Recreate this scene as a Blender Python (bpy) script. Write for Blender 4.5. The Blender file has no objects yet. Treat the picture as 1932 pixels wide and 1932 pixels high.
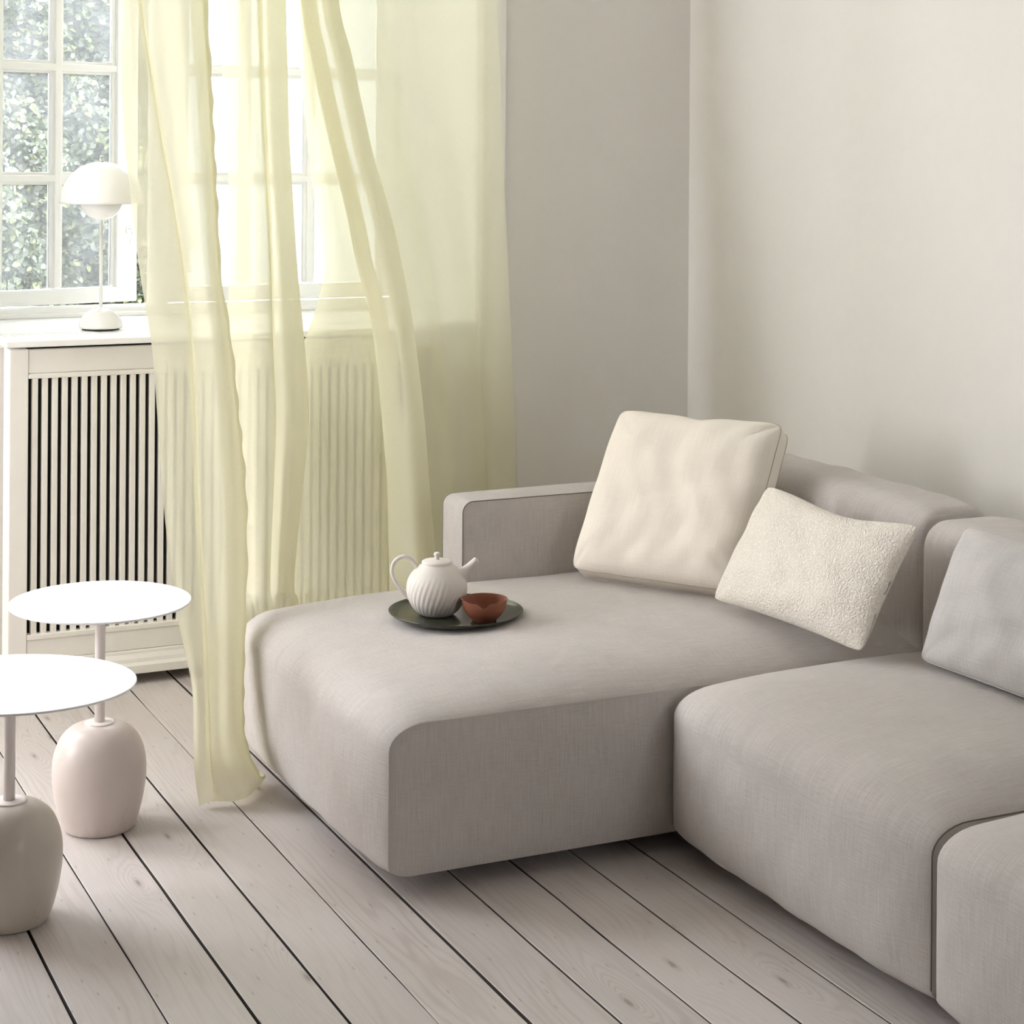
import bpy, bmesh, math, random
import numpy as np
from mathutils import Vector, Matrix
random.seed(7)
rng = np.random.default_rng(11)
SC = bpy.context.scene
COL = SC.collection

# ------------------------------------------------------------------ camera
cam_d = bpy.data.cameras.new('camera')
cam_d.sensor_width = 36.0
cam_d.lens = 3550.0 / 1932.0 * 36.0
cam_d.shift_y = -(966.0 - 285.0) / 1932.0
cam_d.clip_start = 0.05
cam = bpy.data.objects.new('camera', cam_d)
COL.objects.link(cam)
TH = math.atan((966 + 708) / 3550.0)
cam.matrix_world = (Matrix.Translation((0, 0, 1.5)) @ Matrix.Rotation(-TH, 4, 'Z') @ Matrix.Rotation(math.radians(90), 4, 'X')
                    @ Matrix.Rotation(math.radians(0.4), 4, 'Z'))
SC.camera = cam

# ------------------------------------------------------------------ sky and daylight
SKY = 18.3
world = bpy.data.worlds.new('overcast_sky')
SC.world = world
world.use_nodes = True
wn = world.node_tree.nodes
wn['Background'].inputs[0].default_value = (0.93, 0.953, 1.0, 1)
wn['Background'].inputs[1].default_value = SKY

def portal(name, loc, rot, sx, sy):
    d = bpy.data.lights.new(name, 'AREA')
    d.shape = 'RECTANGLE'; d.size = sx; d.size_y = sy
    d.cycles.is_portal = True
    o = bpy.data.objects.new(name, d)
    o.location = loc; o.rotation_euler = rot
    COL.objects.link(o)
    return o
R90 = math.pi / 2
portal('daylight_portal', (1.60, 6.10, 2.0), (-R90, 0, 0), 1.75, 2.2)
portal('daylight_portal', (-0.65, 6.10, 2.0), (-R90, 0, 0), 1.9, 2.2)  # portal of the added opening further left in the window wall
portal('daylight_portal', (-2.75, 4.68, 2.0), (0, -R90, 0), 2.2, 0.75)  # portal of the added left-wall opening
portal('daylight_portal', (2.4, -1.75, 1.8), (R90, 0, 0), 0.35, 1.2)  # portal of the added opening behind the camera

SC.view_settings.view_transform = 'Standard'
SC.view_settings.look = 'None'
SC.view_settings.gamma = 1.0
SC.view_settings.use_curve_mapping = False
SC.view_settings.exposure = 0.0
SC.cycles.max_bounces = 14
SC.cycles.diffuse_bounces = 8
SC.cycles.transmission_bounces = 10
SC.cycles.transparent_max_bounces = 24
SC.cycles.caustics_reflective = False
SC.cycles.caustics_refractive = False

# ------------------------------------------------------------------ helpers
def srgb(r, g, b):
    f = lambda c: (c / 255.0) / 12.92 if c / 255.0 <= 0.04045 else ((c / 255.0 + 0.055) / 1.055) ** 2.4
    return (f(r), f(g), f(b), 1.0)

class NT:
    def __init__(s, name):
        s.m = bpy.data.materials.new(name); s.m.use_nodes = True
        s.t = s.m.node_tree; s.n = s.t.nodes; s.bsdf = s.n['Principled BSDF']; s.out = s.n['Material Output']
    def new(s, kind, **kw):
        n = s.n.new(kind)
        for k, v in kw.items(): setattr(n, k, v)
        return n
    def link(s, a, b): s.t.links.new(a, b)
    def val(s, sock, v): sock.default_value = v

def math_n(t, op, a, b=None, clamp=False):
    n = t.new('ShaderNodeMath', operation=op, use_clamp=clamp)
    for i, x in enumerate((a, b)):
        if x is None: continue
        if isinstance(x, (int, float)): n.inputs[i].default_value = x
        else: t.link(x, n.inputs[i])
    return n.outputs[0]

def mix_c(t, f, a, b, blend='MIX'):
    n = t.new('ShaderNodeMix', data_type='RGBA', blend_type=blend)
    for i, x in ((0, f), (6, a), (7, b)):
        if isinstance(x, (int, float)): n.inputs[i].default_value = x
        elif isinstance(x, tuple): n.inputs[i].default_value = x
        else: t.link(x, n.inputs[i])
    return n.outputs[2]

def noise(t, vec, scale, detail=3.0, rough=0.55, dist=0.0):
    n = t.new('ShaderNodeTexNoise')
    if vec is not None: t.link(vec, n.inputs['Vector'])
    n.inputs['Scale'].default_value = scale; n.inputs['Detail'].default_value = detail
    n.inputs['Roughness'].default_value = rough; n.inputs['Distortion'].default_value = dist
    return n.outputs['Fac']

def mapping(t, vec, scale=(1, 1, 1), loc=(0, 0, 0)):
    n = t.new('ShaderNodeMapping')
    t.link(vec, n.inputs[0]); n.inputs['Scale'].default_value = scale; n.inputs['Location'].default_value = loc
    return n.outputs[0]

def bump(t, h, strength, dist=0.01):
    n = t.new('ShaderNodeBump'); n.inputs['Strength'].default_value = strength; n.inputs['Distance'].default_value = dist
    t.link(h, n.inputs['Height']); return n.outputs[0]

def ramp(t, f, p0, p1, c0=(0, 0, 0, 1), c1=(1, 1, 1, 1)):
    n = t.new('ShaderNodeValToRGB'); t.link(f, n.inputs[0])
    e = n.color_ramp.elements
    e[0].position = p0; e[1].position = p1; e[0].color = c0; e[1].color = c1
    return n.outputs[0]

def paint(name, col, rough=0.5, var=0.04, bump_s=0.05, scale=14.0, metallic=0.0):
    t = NT(name)
    co = t.new('ShaderNodeTexCoord').outputs['Object']
    f = noise(t, co, scale, 4)
    dark = tuple(c * (1 - var * 2) for c in col[:3]) + (1,)
    t.link(mix_c(t, f, dark, tuple(min(1, c * (1 + var)) for c in col[:3]) + (1,)), t.bsdf.inputs['Base Color'])
    t.bsdf.inputs['Roughness'].default_value = rough
    t.bsdf.inputs['Metallic'].default_value = metallic
    if bump_s: t.link(bump(t, noise(t, co, scale * 9, 3), bump_s, 0.004), t.bsdf.inputs['Normal'])
    return t.m

def linen(name, col, var=0.09, streak=0.10, weave=0.25, su=320.0, sv=14.0):
    """woven cloth: slub streaks along the V direction of the cloth, fine crossed weave, faint blotches"""
    t = NT(name)
    uv = t.new('ShaderNodeTexCoord').outputs['UV']
    s1 = noise(t, mapping(t, uv, (su, sv, 1)), 1.0, 4, 0.6)
    s2 = noise(t, mapping(t, uv, (sv * 2.2, su, 1)), 1.0, 3, 0.6)
    bl = noise(t, uv, 9.0, 4, 0.6)
    f = math_n(t, 'ADD', math_n(t, 'MULTIPLY', math_n(t, 'SUBTRACT', s1, 0.5), streak * 3), math_n(t, 'MULTIPLY', math_n(t, 'SUBTRACT', s2, 0.5), streak * 1.6))
    f = math_n(t, 'ADD', f, math_n(t, 'MULTIPLY', math_n(t, 'SUBTRACT', bl, 0.5), var * 2))
    f = math_n(t, 'ADD', f, 1.0)
    n = t.new('ShaderNodeVectorMath', operation='SCALE')
    n.inputs[0].default_value = col[:3]; t.link(f, n.inputs['Scale'])
    t.link(n.outputs[0], t.bsdf.inputs['Base Color'])
    t.bsdf.inputs['Roughness'].default_value = 0.95
    t.bsdf.inputs['Sheen Weight'].default_value = 0.12
    t.bsdf.inputs['Sheen Roughness'].default_value = 0.6
    t.bsdf.inputs['Specular IOR Level'].default_value = 0.15
    w = math_n(t, 'ADD', s1, s2)
    t.link(bump(t, w, weave, 0.003), t.bsdf.inputs['Normal'])
    return t.m

def add_obj(name, me, mat=None, parent=None, smooth=False, kind=None, label=None):
    o = bpy.data.objects.new(name, me)
    COL.objects.link(o)
    if mat is not None and len(me.materials) == 0: me.materials.append(mat)
    if smooth:
        me.polygons.foreach_set('use_smooth', [True] * len(me.polygons))
    if parent is not None: o.parent = parent
    if kind: o['kind'] = kind
    if label: o['label'] = label
    return o

def mesh_of(verts, faces, name='m', uvs=None):
    me = bpy.data.meshes.new(name)
    me.from_pydata([tuple(map(float, v)) for v in verts], [], [tuple(map(int, f)) for f in faces])
    if uvs is not None:
        lay = me.uv_layers.new(name='cloth')
        idx = np.empty(len(me.loops), dtype=np.int32); me.loops.foreach_get('vertex_index', idx)
        lay.data.foreach_set('uv', np.asarray(uvs, dtype=np.float32)[idx].ravel())
    me.update()
    return me

def thing(name, label, cat, loc=(0, 0, 0), rz=0.0, group=None):
    o = bpy.data.objects.new(name, None); o.empty_display_size = 0.1
    COL.objects.link(o); o.location = loc; o.rotation_euler = (0, 0, rz)
    o['label'] = label; o['category'] = cat
    if group: o['group'] = group
    return o

def empty(name, kind=None, loc=(0, 0, 0), parent=None):
    o = bpy.data.objects.new(name, None); o.empty_display_size = 0.1
    COL.objects.link(o); o.location = loc
    if kind: o['kind'] = kind
    if parent: o.parent = parent
    return o

def tag(o, label, cat, group=None):
    o['label'] = label; o['category'] = cat
    if group: o['group'] = group

def box_bm(bm, x0, x1, y0, y1, z0, z1):
    r = bmesh.ops.create_cube(bm, size=1.0)
    for v in r['verts']:
        v.co = Vector(((x0 + x1) / 2 + v.co.x * (x1 - x0), (y0 + y1) / 2 + v.co.y * (y1 - y0), (z0 + z1) / 2 + v.co.z * (z1 - z0)))
    return r['verts']

def box(name, x0, x1, y0, y1, z0, z1, mat, parent=None, bevel=0.0, **kw):
    bm = bmesh.new(); box_bm(bm, x0, x1, y0, y1, z0, z1)
    if bevel: bmesh.ops.bevel(bm, geom=bm.edges[:], offset=bevel, segments=2, affect='EDGES', profile=0.5)
    me = bpy.data.meshes.new(name); bm.to_mesh(me); bm.free()
    return add_obj(name, me, mat, parent, **kw)

def lathe_mesh(prof, seg=48, name='lathe', mod=None):
    vs, fs = [], []
    n = len(prof)
    for i, (z, r) in enumerate(prof):
        for j in range(seg):
            a = 2 * math.pi * j / seg
            rr = r if mod is None else mod(r, z, a)
            vs.append((rr * math.cos(a), rr * math.sin(a), z))
    for i in range(n - 1):
        for j in range(seg):
            k = (j + 1) % seg
            fs.append((i * seg + j, i * seg + k, (i + 1) * seg + k, (i + 1) * seg + j))
    fs.append(tuple(range(seg - 1, -1, -1)))
    fs.append(tuple((n - 1) * seg + j for j in range(seg)))
    return mesh_of(vs, fs, name)

def tube_mesh(pts, rad, seg=10, name='tube', closed=False):
    P = [Vector(p) for p in pts]; n = len(P)
    rad = [rad] * n if isinstance(rad, (int, float)) else rad
    vs, fs = [], []
    prev = None
    for i in range(n):
        a = P[(i - 1) % n] if (closed or i > 0) else P[i]
        b = P[(i + 1) % n] if (closed or i < n - 1) else P[i]
        tg = (b - a).normalized()
        if prev is None:
            prev = tg.orthogonal().normalized()
        prev = (prev - tg * prev.dot(tg)).normalized()
        q = tg.cross(prev)
        for j in range(seg):
            an = 2 * math.pi * j / seg
            vs.append(P[i] + (prev * math.cos(an) + q * math.sin(an)) * rad[i])
    m = n if closed else n - 1
    for i in range(m):
        for j in range(seg):
            k = (j + 1) % seg; i2 = (i + 1) % n
            fs.append((i * seg + j, i * seg + k, i2 * seg + k, i2 * seg + j))
    if not closed:
        fs.append(tuple(range(seg - 1, -1, -1))); fs.append(tuple((n - 1) * seg + j for j in range(seg)))
    return mesh_of(vs, fs, name)

def smooth_path(pts, n):
    P = np.asarray(pts, float); m = len(P)
    ts = np.linspace(0, m - 1, n)
    return catmull(P, ts)

def catmull(P, ts):
    m = len(P)
    i = np.clip(np.floor(ts).astype(int), 0, m - 2); f = (ts - i)
    f = f.reshape((-1,) + (1,) * (P.ndim - 1))
    p0 = P[np.clip(i - 1, 0, m - 1)]; p1 = P[i]; p2 = P[i + 1]; p3 = P[np.clip(i + 2, 0, m - 1)]
    return 0.5 * ((2 * p1) + (-p0 + p2) * f + (2 * p0 - 5 * p1 + 4 * p2 - p3) * f ** 2 + (-p0 + 3 * p1 - 3 * p2 + p3) * f ** 3)

# ------------------------------------------------------------------ materials
M = {}
M['wall'] = paint('warm_grey_wall_paint', srgb(231, 228, 223), 0.9, 0.012, 0.08, 30)
M['ceiling'] = paint('white_ceiling_paint', srgb(240, 238, 234), 0.9, 0.01, 0.05, 30)
M['trim'] = paint('white_gloss_joinery_paint', srgb(248, 248, 247), 0.35, 0.015, 0.04, 20)
M['cover'] = paint('off_white_joinery_paint', srgb(238, 235, 229), 0.45, 0.02, 0.06, 20)
M['dark'] = paint('cover_interior_shade', srgb(52, 50, 48), 0.8, 0.05, 0.0, 10)  # shade inside the radiator cover, given as a colour
M['subfloor'] = paint('dark_subfloor_and_gap_shade', srgb(84, 75, 67), 0.95, 0.1, 0.0, 20)
M['enamel'] = paint('white_enamel', srgb(243, 242, 241), 0.22, 0.006, 0.0, 10)
M['chrome'] = paint('polished_steel', srgb(200, 198, 196), 0.18, 0.01, 0.0, 10, 1.0)
M['blackrubber'] = paint('black_rubber', srgb(40, 39, 40), 0.6, 0.02, 0.0, 10)
M['tabletop'] = paint('white_lacquered_steel', srgb(240, 239, 241), 0.3, 0.006, 0.02, 10)
M['tablepole'] = paint('pale_pinkish_lacquered_steel', srgb(226, 218, 214), 0.4, 0.01, 0.0, 10)
M['linen'] = linen('warm_grey_sofa_linen', srgb(194, 188, 184), 0.09, 0.14, 0.40)
M['cream'] = linen('cream_linen', srgb(236, 228, 216), 0.03, 0.05, 0.25, 260, 10)
M['grey_linen'] = linen('pale_grey_linen', srgb(196, 192, 190), 0.06, 0.10, 0.30, 240, 9)
M['seam'] = paint('dark_grey_seam_thread', srgb(112, 106, 100), 0.9, 0.03, 0.0, 40)
M['cream_seam'] = paint('cream_seam_thread', srgb(190, 180, 168), 0.9, 0.03, 0.0, 40)

def m_boucle():
    t = NT('ivory_boucle_wool')
    uv = t.new('ShaderNodeTexCoord').outputs['Object']
    v = t.new('ShaderNodeTexVoronoi'); v.inputs['Scale'].default_value = 190; v.inputs['Randomness'].default_value = 1
    wv = t.new('ShaderNodeVectorMath', operation='ADD')
    nz = t.new('ShaderNodeTexNoise'); nz.inputs['Scale'].default_value = 45; t.link(uv, nz.inputs['Vector'])
    sc = t.new('ShaderNodeVectorMath', operation='SCALE'); t.link(nz.outputs['Color'], sc.inputs[0]); sc.inputs['Scale'].default_value = 0.02
    t.link(uv, wv.inputs[0]); t.link(sc.outputs[0], wv.inputs[1]); t.link(wv.outputs[0], v.inputs['Vector'])
    h = math_n(t, 'SUBTRACT', 1.0, math_n(t, 'MULTIPLY', v.outputs['Distance'], 1.3), clamp=True)
    n2 = noise(t, uv, 320, 2)
    hh = math_n(t, 'ADD', h, math_n(t, 'MULTIPLY', n2, 0.4))
    t.link(mix_c(t, ramp(t, hh, 0.35, 1.0), srgb(226, 218, 206), srgb(240, 234, 224)), t.bsdf.inputs['Base Color'])
    t.bsdf.inputs['Roughness'].default_value = 1.0
    t.bsdf.inputs['Sheen Weight'].default_value = 0.25
    t.bsdf.inputs['Specular IOR Level'].default_value = 0.05
    t.link(bump(t, hh, 0.6, 0.004), t.bsdf.inputs['Normal'])
    return t.m
M['boucle'] = m_boucle()

def m_plank():
    t = NT('whitewashed_pine')
    co = t.new('ShaderNodeTexCoord').outputs['Object']
    oi = t.new('ShaderNodeObjectInfo').outputs['Random']
    cmb = t.new('ShaderNodeCombineXYZ')
    t.link(math_n(t, 'MULTIPLY', oi, 37.0), cmb.inputs[0]); t.link(math_n(t, 'MULTIPLY', oi, 91.0), cmb.inputs[1])
    ad = t.new('ShaderNodeVectorMath', operation='ADD'); t.link(co, ad.inputs[0]); t.link(cmb.outputs[0], ad.inputs[1])
    p = ad.outputs[0]
    vk = t.new('ShaderNodeTexVoronoi'); vk.voronoi_dimensions = '2D'; vk.inputs['Scale'].default_value = 1.0
    t.link(mapping(t, p, (5.0, 1.3, 1)), vk.inputs['Vector'])
    d = vk.outputs['Distance']
    knot = ramp(t, d, 0.03, 0.055, (1, 1, 1, 1), (0, 0, 0, 1))
    core = ramp(t, d, 0.012, 0.026, (1, 1, 1, 1), (0, 0, 0, 1))
    swirl = math_n(t, 'POWER', math_n(t, 'SUBTRACT', 1.0, math_n(t, 'MULTIPLY', d, 2.2), clamp=True), 3.0)
    n1 = noise(t, mapping(t, p, (9, 0.9, 1)), 1.0, 3, 0.5)
    s = t.new('ShaderNodeSeparateXYZ'); t.link(p, s.inputs[0])
    g = math_n(t, 'ADD', math_n(t, 'MULTIPLY', s.outputs[0], 120.0), math_n(t, 'ADD', math_n(t, 'MULTIPLY', n1, 34.0), math_n(t, 'MULTIPLY', swirl, 26.0)))
    ring = math_n(t, 'POWER', math_n(t, 'ABSOLUTE', math_n(t, 'SINE', g)), 5.0)
    fine = noise(t, mapping(t, p, (260, 7, 1)), 1.0, 3, 0.6)
    amp = ramp(t, noise(t, mapping(t, p, (5, 1.2, 1)), 1.0, 2), 0.35, 0.75)
    grain = math_n(t, 'ADD', math_n(t, 'MULTIPLY', math_n(t, 'MULTIPLY', ring, amp), 0.30), math_n(t, 'MULTIPLY', fine, 0.28), clamp=True)
    base = mix_c(t, noise(t, mapping(t, p, (4, 1.1, 1)), 1.0, 4, 0.6), srgb(195, 187, 183), srgb(221, 215, 213))
    c = mix_c(t, grain, base, srgb(142, 130, 120))
    c = mix_c(t, math_n(t, 'MULTIPLY', knot, 0.26), c, srgb(140, 124, 112))
    c = mix_c(t, math_n(t, 'MULTIPLY', core, 0.5), c, srgb(92, 82, 74))
    vn = t.new('ShaderNodeTexVoronoi'); vn.voronoi_dimensions = '2D'; vn.inputs['Scale'].default_value = 1.0
    t.link(mapping(t, p, (18, 4.0, 1), (3.1, 1.7, 0)), vn.inputs['Vector'])
    sp = ramp(t, vn.outputs['Distance'], 0.015, 0.045, (1, 1, 1, 1), (0, 0, 0, 1))
    c = mix_c(t, math_n(t, 'MULTIPLY', sp, 0.35), c, srgb(88, 78, 70))
    tone = t.new('ShaderNodeHueSaturation'); t.link(c, tone.inputs['Color'])
    t.link(math_n(t, 'ADD', 0.955, math_n(t, 'MULTIPLY', oi, 0.09)), tone.inputs['Value'])
    t.link(tone.outputs[0], t.bsdf.inputs['Base Color'])
    t.bsdf.inputs['Roughness'].default_value = 0.42
    t.bsdf.inputs['Specular IOR Level'].default_value = 0.45
    t.link(bump(t, math_n(t, 'ADD', fine, math_n(t, 'MULTIPLY', ring, 0.3)), 0.12, 0.002), t.bsdf.inputs['Normal'])
    return t.m
M['plank'] = m_plank()

def m_curtain():
    t = NT('pale_yellow_sheer_voile')
    uv = t.new('ShaderNodeTexCoord').outputs['UV']
    w1 = noise(t, mapping(t, uv, (900, 60, 1)), 1.0, 2); w2 = noise(t, mapping(t, uv, (60, 900, 1)), 1.0, 2)
    w = math_n(t, 'MULTIPLY', math_n(t, 'ADD', w1, w2), 0.5)
    col = mix_c(t, w, srgb(237, 235, 210), srgb(242, 240, 222))
    df = t.new('ShaderNodeBsdfDiffuse'); tr = t.new('ShaderNodeBsdfTranslucent'); tp = t.new('ShaderNodeBsdfTransparent')
    t.link(col, df.inputs[0]); t.link(col, tr.inputs[0])
    tp.inputs[0].default_value = srgb(255, 252, 228)
    bn = bump(t, w, 0.15, 0.002); t.link(bn, df.inputs['Normal']); t.link(bn, tr.inputs['Normal'])
    m1 = t.new('ShaderNodeMixShader'); m1.inputs[0].default_value = 0.22
    t.link(df.outputs[0], m1.inputs[1]); t.link(tr.outputs[0], m1.inputs[2])
    m2 = t.new('ShaderNodeMixShader')
    t.link(math_n(t, 'ADD', 0.12, math_n(t, 'MULTIPLY', w, 0.16)), m2.inputs[0])
    t.link(m1.outputs[0], m2.inputs[1]); t.link(tp.outputs[0], m2.inputs[2])
    t.link(m2.outputs[0], t.out.inputs[0])
    return t.m
M['curtain'] = m_curtain()

def m_glass():
    t = NT('hazy_old_window_glass')
    co = t.new('ShaderNodeTexCoord').outputs['Object']
    tp = t.new('ShaderNodeBsdfTransparent'); tp.inputs[0].default_value = (0.97, 0.985, 0.98, 1)
    gl = t.new('ShaderNodeBsdfGlossy'); gl.inputs['Roughness'].default_value = 0.04
    t.link(bump(t, noise(t, co, 7.0, 2), 0.05, 0.02), gl.inputs['Normal'])
    fr = t.new('ShaderNodeFresnel'); fr.inputs[0].default_value = 1.45
    m1 = t.new('ShaderNodeMixShader'); t.link(fr.outputs[0], m1.inputs[0]); t.link(tp.outputs[0], m1.inputs[1]); t.link(gl.outputs[0], m1.inputs[2])
    du = t.new('ShaderNodeBsdfTranslucent'); du.inputs[0].default_value = (0.93, 0.95, 1.0, 1)
    m2 = t.new('ShaderNodeMixShader')
    t.link(math_n(t, 'ADD', 0.03, math_n(t, 'MULTIPLY', ramp(t, noise(t, mapping(t, co, (3, 3, 2)), 1.6, 4, 0.6), 0.35, 0.75), HAZE)), m2.inputs[0])
    t.link(m1.outputs[0], m2.inputs[1]); t.link(du.outputs[0], m2.inputs[2])
    t.link(m2.outputs[0], t.out.inputs[0])
    return t.m
HAZE = 0.07  # strength of the patchy white translucent film that hazes the panes
M['glass'] = m_glass()

def m_leaf():
    t = NT('hedge_leaf')
    r = t.new('ShaderNodeNewGeometry').outputs['Random Per Island']
    n = t.new('ShaderNodeValToRGB'); t.link(r, n.inputs[0])
    e = n.color_ramp.elements
    e[0].position = 0.0; e[0].color = srgb(36, 44, 30)
    e[1].position = 1.0; e[1].color = srgb(150, 154, 104)
    for p, c in ((0.35, srgb(56, 66, 46)), (0.7, srgb(78, 88, 60)), (0.9, srgb(108, 116, 78))):
        x = e.new(p); x.color = c
    df = t.new('ShaderNodeBsdfDiffuse'); tr = t.new('ShaderNodeBsdfTranslucent')
    t.link(n.outputs[0], df.inputs[0]); t.link(n.outputs[0], tr.inputs[0])
    m1 = t.new('ShaderNodeMixShader'); m1.inputs[0].default_value = 0.3
    t.link(df.outputs[0], m1.inputs[1]); t.link(tr.outputs[0], m1.inputs[2])
    gl = t.new('ShaderNodeBsdfGlossy'); gl.inputs['Roughness'].default_value = 0.35
    m2 = t.new('ShaderNodeMixShader'); m2.inputs[0].default_value = 0.06
    t.link(m1.outputs[0], m2.inputs[1]); t.link(gl.outputs[0], m2.inputs[2])
    t.link(m2.outputs[0], t.out.inputs[0])
    return t.m
M['leaf'] = m_leaf()
M['backing'] = paint('dark_hedge_backing', srgb(58, 60, 48), 0.9, 0.1, 0.0, 20)
M['gravel'] = paint('pale_gravel_ground', srgb(226, 224, 218), 0.95, 0.08, 0.0, 6)
M['facade'] = paint('grey_rendered_facade', srgb(86, 89, 93), 0.9, 0.02, 0.05, 6)

# ------------------------------------------------------------------ room shell
XL, XR, YB, YW, HC = -2.7, 3.156, -1.7, 5.33, 3.35
WT = 0.69           # thickness of the window wall
def boxes(name, lst, mat, kind='structure', parent=None, bevel=0.0):
    bm = bmesh.new()
    for b in lst: box_bm(bm, *b)
    if bevel: bmesh.ops.bevel(bm, geom=bm.edges[:], offset=bevel, segments=2, affect='EDGES', profile=0.5)
    me = bpy.data.meshes.new(name); bm.to_mesh(me); bm.free()
    return add_obj(name, me, mat, parent, kind=kind)
SILL, HEAD = 0.944, 3.05
O1 = (0.80, 2.403); O2 = (-1.60, 0.30)  # the second opening is out of view, added to let in daylight
boxes('wall_window', [(XL, O2[0], YW, YW + WT, 0, HC), (O2[1], O1[0], YW, YW + WT, 0, HC), (O1[1], XR + 0.3, YW, YW + WT, 0, HC),
                      (O2[0], O2[1], YW, YW + WT, 0, SILL), (O1[0], O1[1], YW, YW + WT, 0, SILL),
                      (O2[0], O2[1], YW, YW + WT, HEAD, HC), (O1[0], O1[1], YW, YW + WT, HEAD, HC)], M['wall'])
boxes('wall_right', [(XR, XR + 0.3, YB - 0.3, YW, 0, HC)], M['wall'])
boxes('wall_left', [(XL - 0.3, XL, YB - 0.3, 4.30, 0, HC), (XL - 0.3, XL, 5.05, YW + WT, 0, HC), (XL - 0.3, XL, 4.30, 5.05, 0, 0.9), (XL - 0.3, XL, 4.30, 5.05, 3.1, HC)], M['wall'])  # unseen opening added near the far end for light from the left
boxes('wall_back', [(XL, 2.22, YB - 0.3, YB, 0, HC), (2.58, XR, YB - 0.3, YB, 0, HC), (2.22, 2.58, YB - 0.3, YB, 0, 1.2), (2.22, 2.58, YB - 0.3, YB, 2.4, HC)], M['wall'])  # narrow unseen opening added as fill for surfaces facing the camera
boxes('light_block_partition', [(XL, 0.20, 3.70, 3.82, 0, HC)], M['wall'])  # unseen partition added to block daylight from the near end of the room
boxes('ceiling', [(XL - 0.3, XR + 0.3, YB - 0.3, YW + WT, HC, HC + 0.2)], M['ceiling'])
boxes('baseboard_right', [(XR - 0.018, XR, YB, YW, 0, 0.14)], M['trim'], bevel=0.003)
boxes('baseboard_window', [(2.2, XR - 0.018, YW - 0.018, YW, 0, 0.14)], M['trim'], bevel=0.003)
# moulded architrave that edges the window niche
boxes('trim_1', [(2.403, 2.482, YW - 0.022, YW, 0.0, 3.16), (0.72, 2.403, YW - 0.022, YW, HEAD, 3.16), (0.72, 0.80, YW - 0.022, YW, 0.99, HEAD)], M['wall'], bevel=0.003)
boxes('trim_2', [(0.74, 2.403, YW - 0.012, 5.90, SILL, 0.972)], M['trim'], bevel=0.004)   # window board

boxes('trim_3', [(2.391, 2.403, YW, 5.90, 0.972, HEAD), (0.80, 0.812, YW, 5.90, 0.972, HEAD), (0.812, 2.391, YW, 5.90, HEAD - 0.012, HEAD)], M['trim'])   # niche lining

# floor: dark subfloor under separate boards
floor = boxes('floor', [(XL - 0.3, XR + 0.3, YB - 0.3, YW + WT, -0.10, -0.028)], M['subfloor'])
seams = [0.708, 0.852, 0.994, 1.136, 1.276, 1.419, 1.561, 1.703, 1.844, 1.983]
while seams[0] > XL: seams.insert(0, seams[0] - 0.1416)
while seams[-1] < XR: seams.append(seams[-1] + 0.1416)
gaps = [0.0040 + 0.0012 * math.sin(i * 2.3 + 1) for i in range(len(seams))]
for i, x in enumerate(seams):                       # the three wide cracks of the photograph, the tighter ones under the sofa
    if abs(x - 1.136) < .01 or abs(x - 0.994) < .01 or abs(x - 1.419) < .01: gaps[i] = 0.0058
    if x > 1.65: gaps[i] = 0.0032
for i in range(len(seams) - 1):
    x0, x1 = seams[i] + gaps[i] / 2, seams[i + 1] - gaps[i + 1] / 2
    n = 36
    ys = np.linspace(YB, YW, n + 1)
    ph = rng.uniform(0, 6.28, 4)
    jl = 0.0007 * np.sin(ys * 1.9 + ph[0]) + 0.0005 * rng.standard_normal(n + 1)
    jr = 0.0007 * np.sin(ys * 2.3 + ph[1]) + 0.0005 * rng.standard_normal(n + 1)
    zt = 0.0006 * math.sin(ph[2])
    vs, fs = [], []
    w = x1 - x0
    for k, y in enumerate(ys):
        a, b = jl[k], w + jr[k]
        for px, pz in ((a, -0.026), (a, zt - 0.001), (a + 0.0012, zt), (b - 0.0012, zt), (b, zt - 0.001), (b, -0.026)):
            vs.append((px, y, pz))
    for k in range(n):
        for c in range(5):
            q = k * 6 + c
            fs.append((q, q + 1, q + 7, q + 6))
    fs.append((5, 4, 3, 2, 1, 0)); fs.append(tuple(n * 6 + c for c in range(6)))
    me = mesh_of([(v[0], v[1], v[2]) for v in vs], fs, 'plank')
    bm = bmesh.new(); bm.from_mesh(me); bmesh.ops.recalc_face_normals(bm, faces=bm.faces[:]); bm.to_mesh(me); bm.free()
    o = add_obj('plank', me, M['plank'], floor)
    me.materials.append(M['subfloor'])            # sawn board sides painted dark, keeping the gaps in shade
    for pl in me.polygons:
        if abs(pl.normal.x) > 0.9: pl.material_index = 1
    o.location = (x0, 0, 0)

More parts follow.
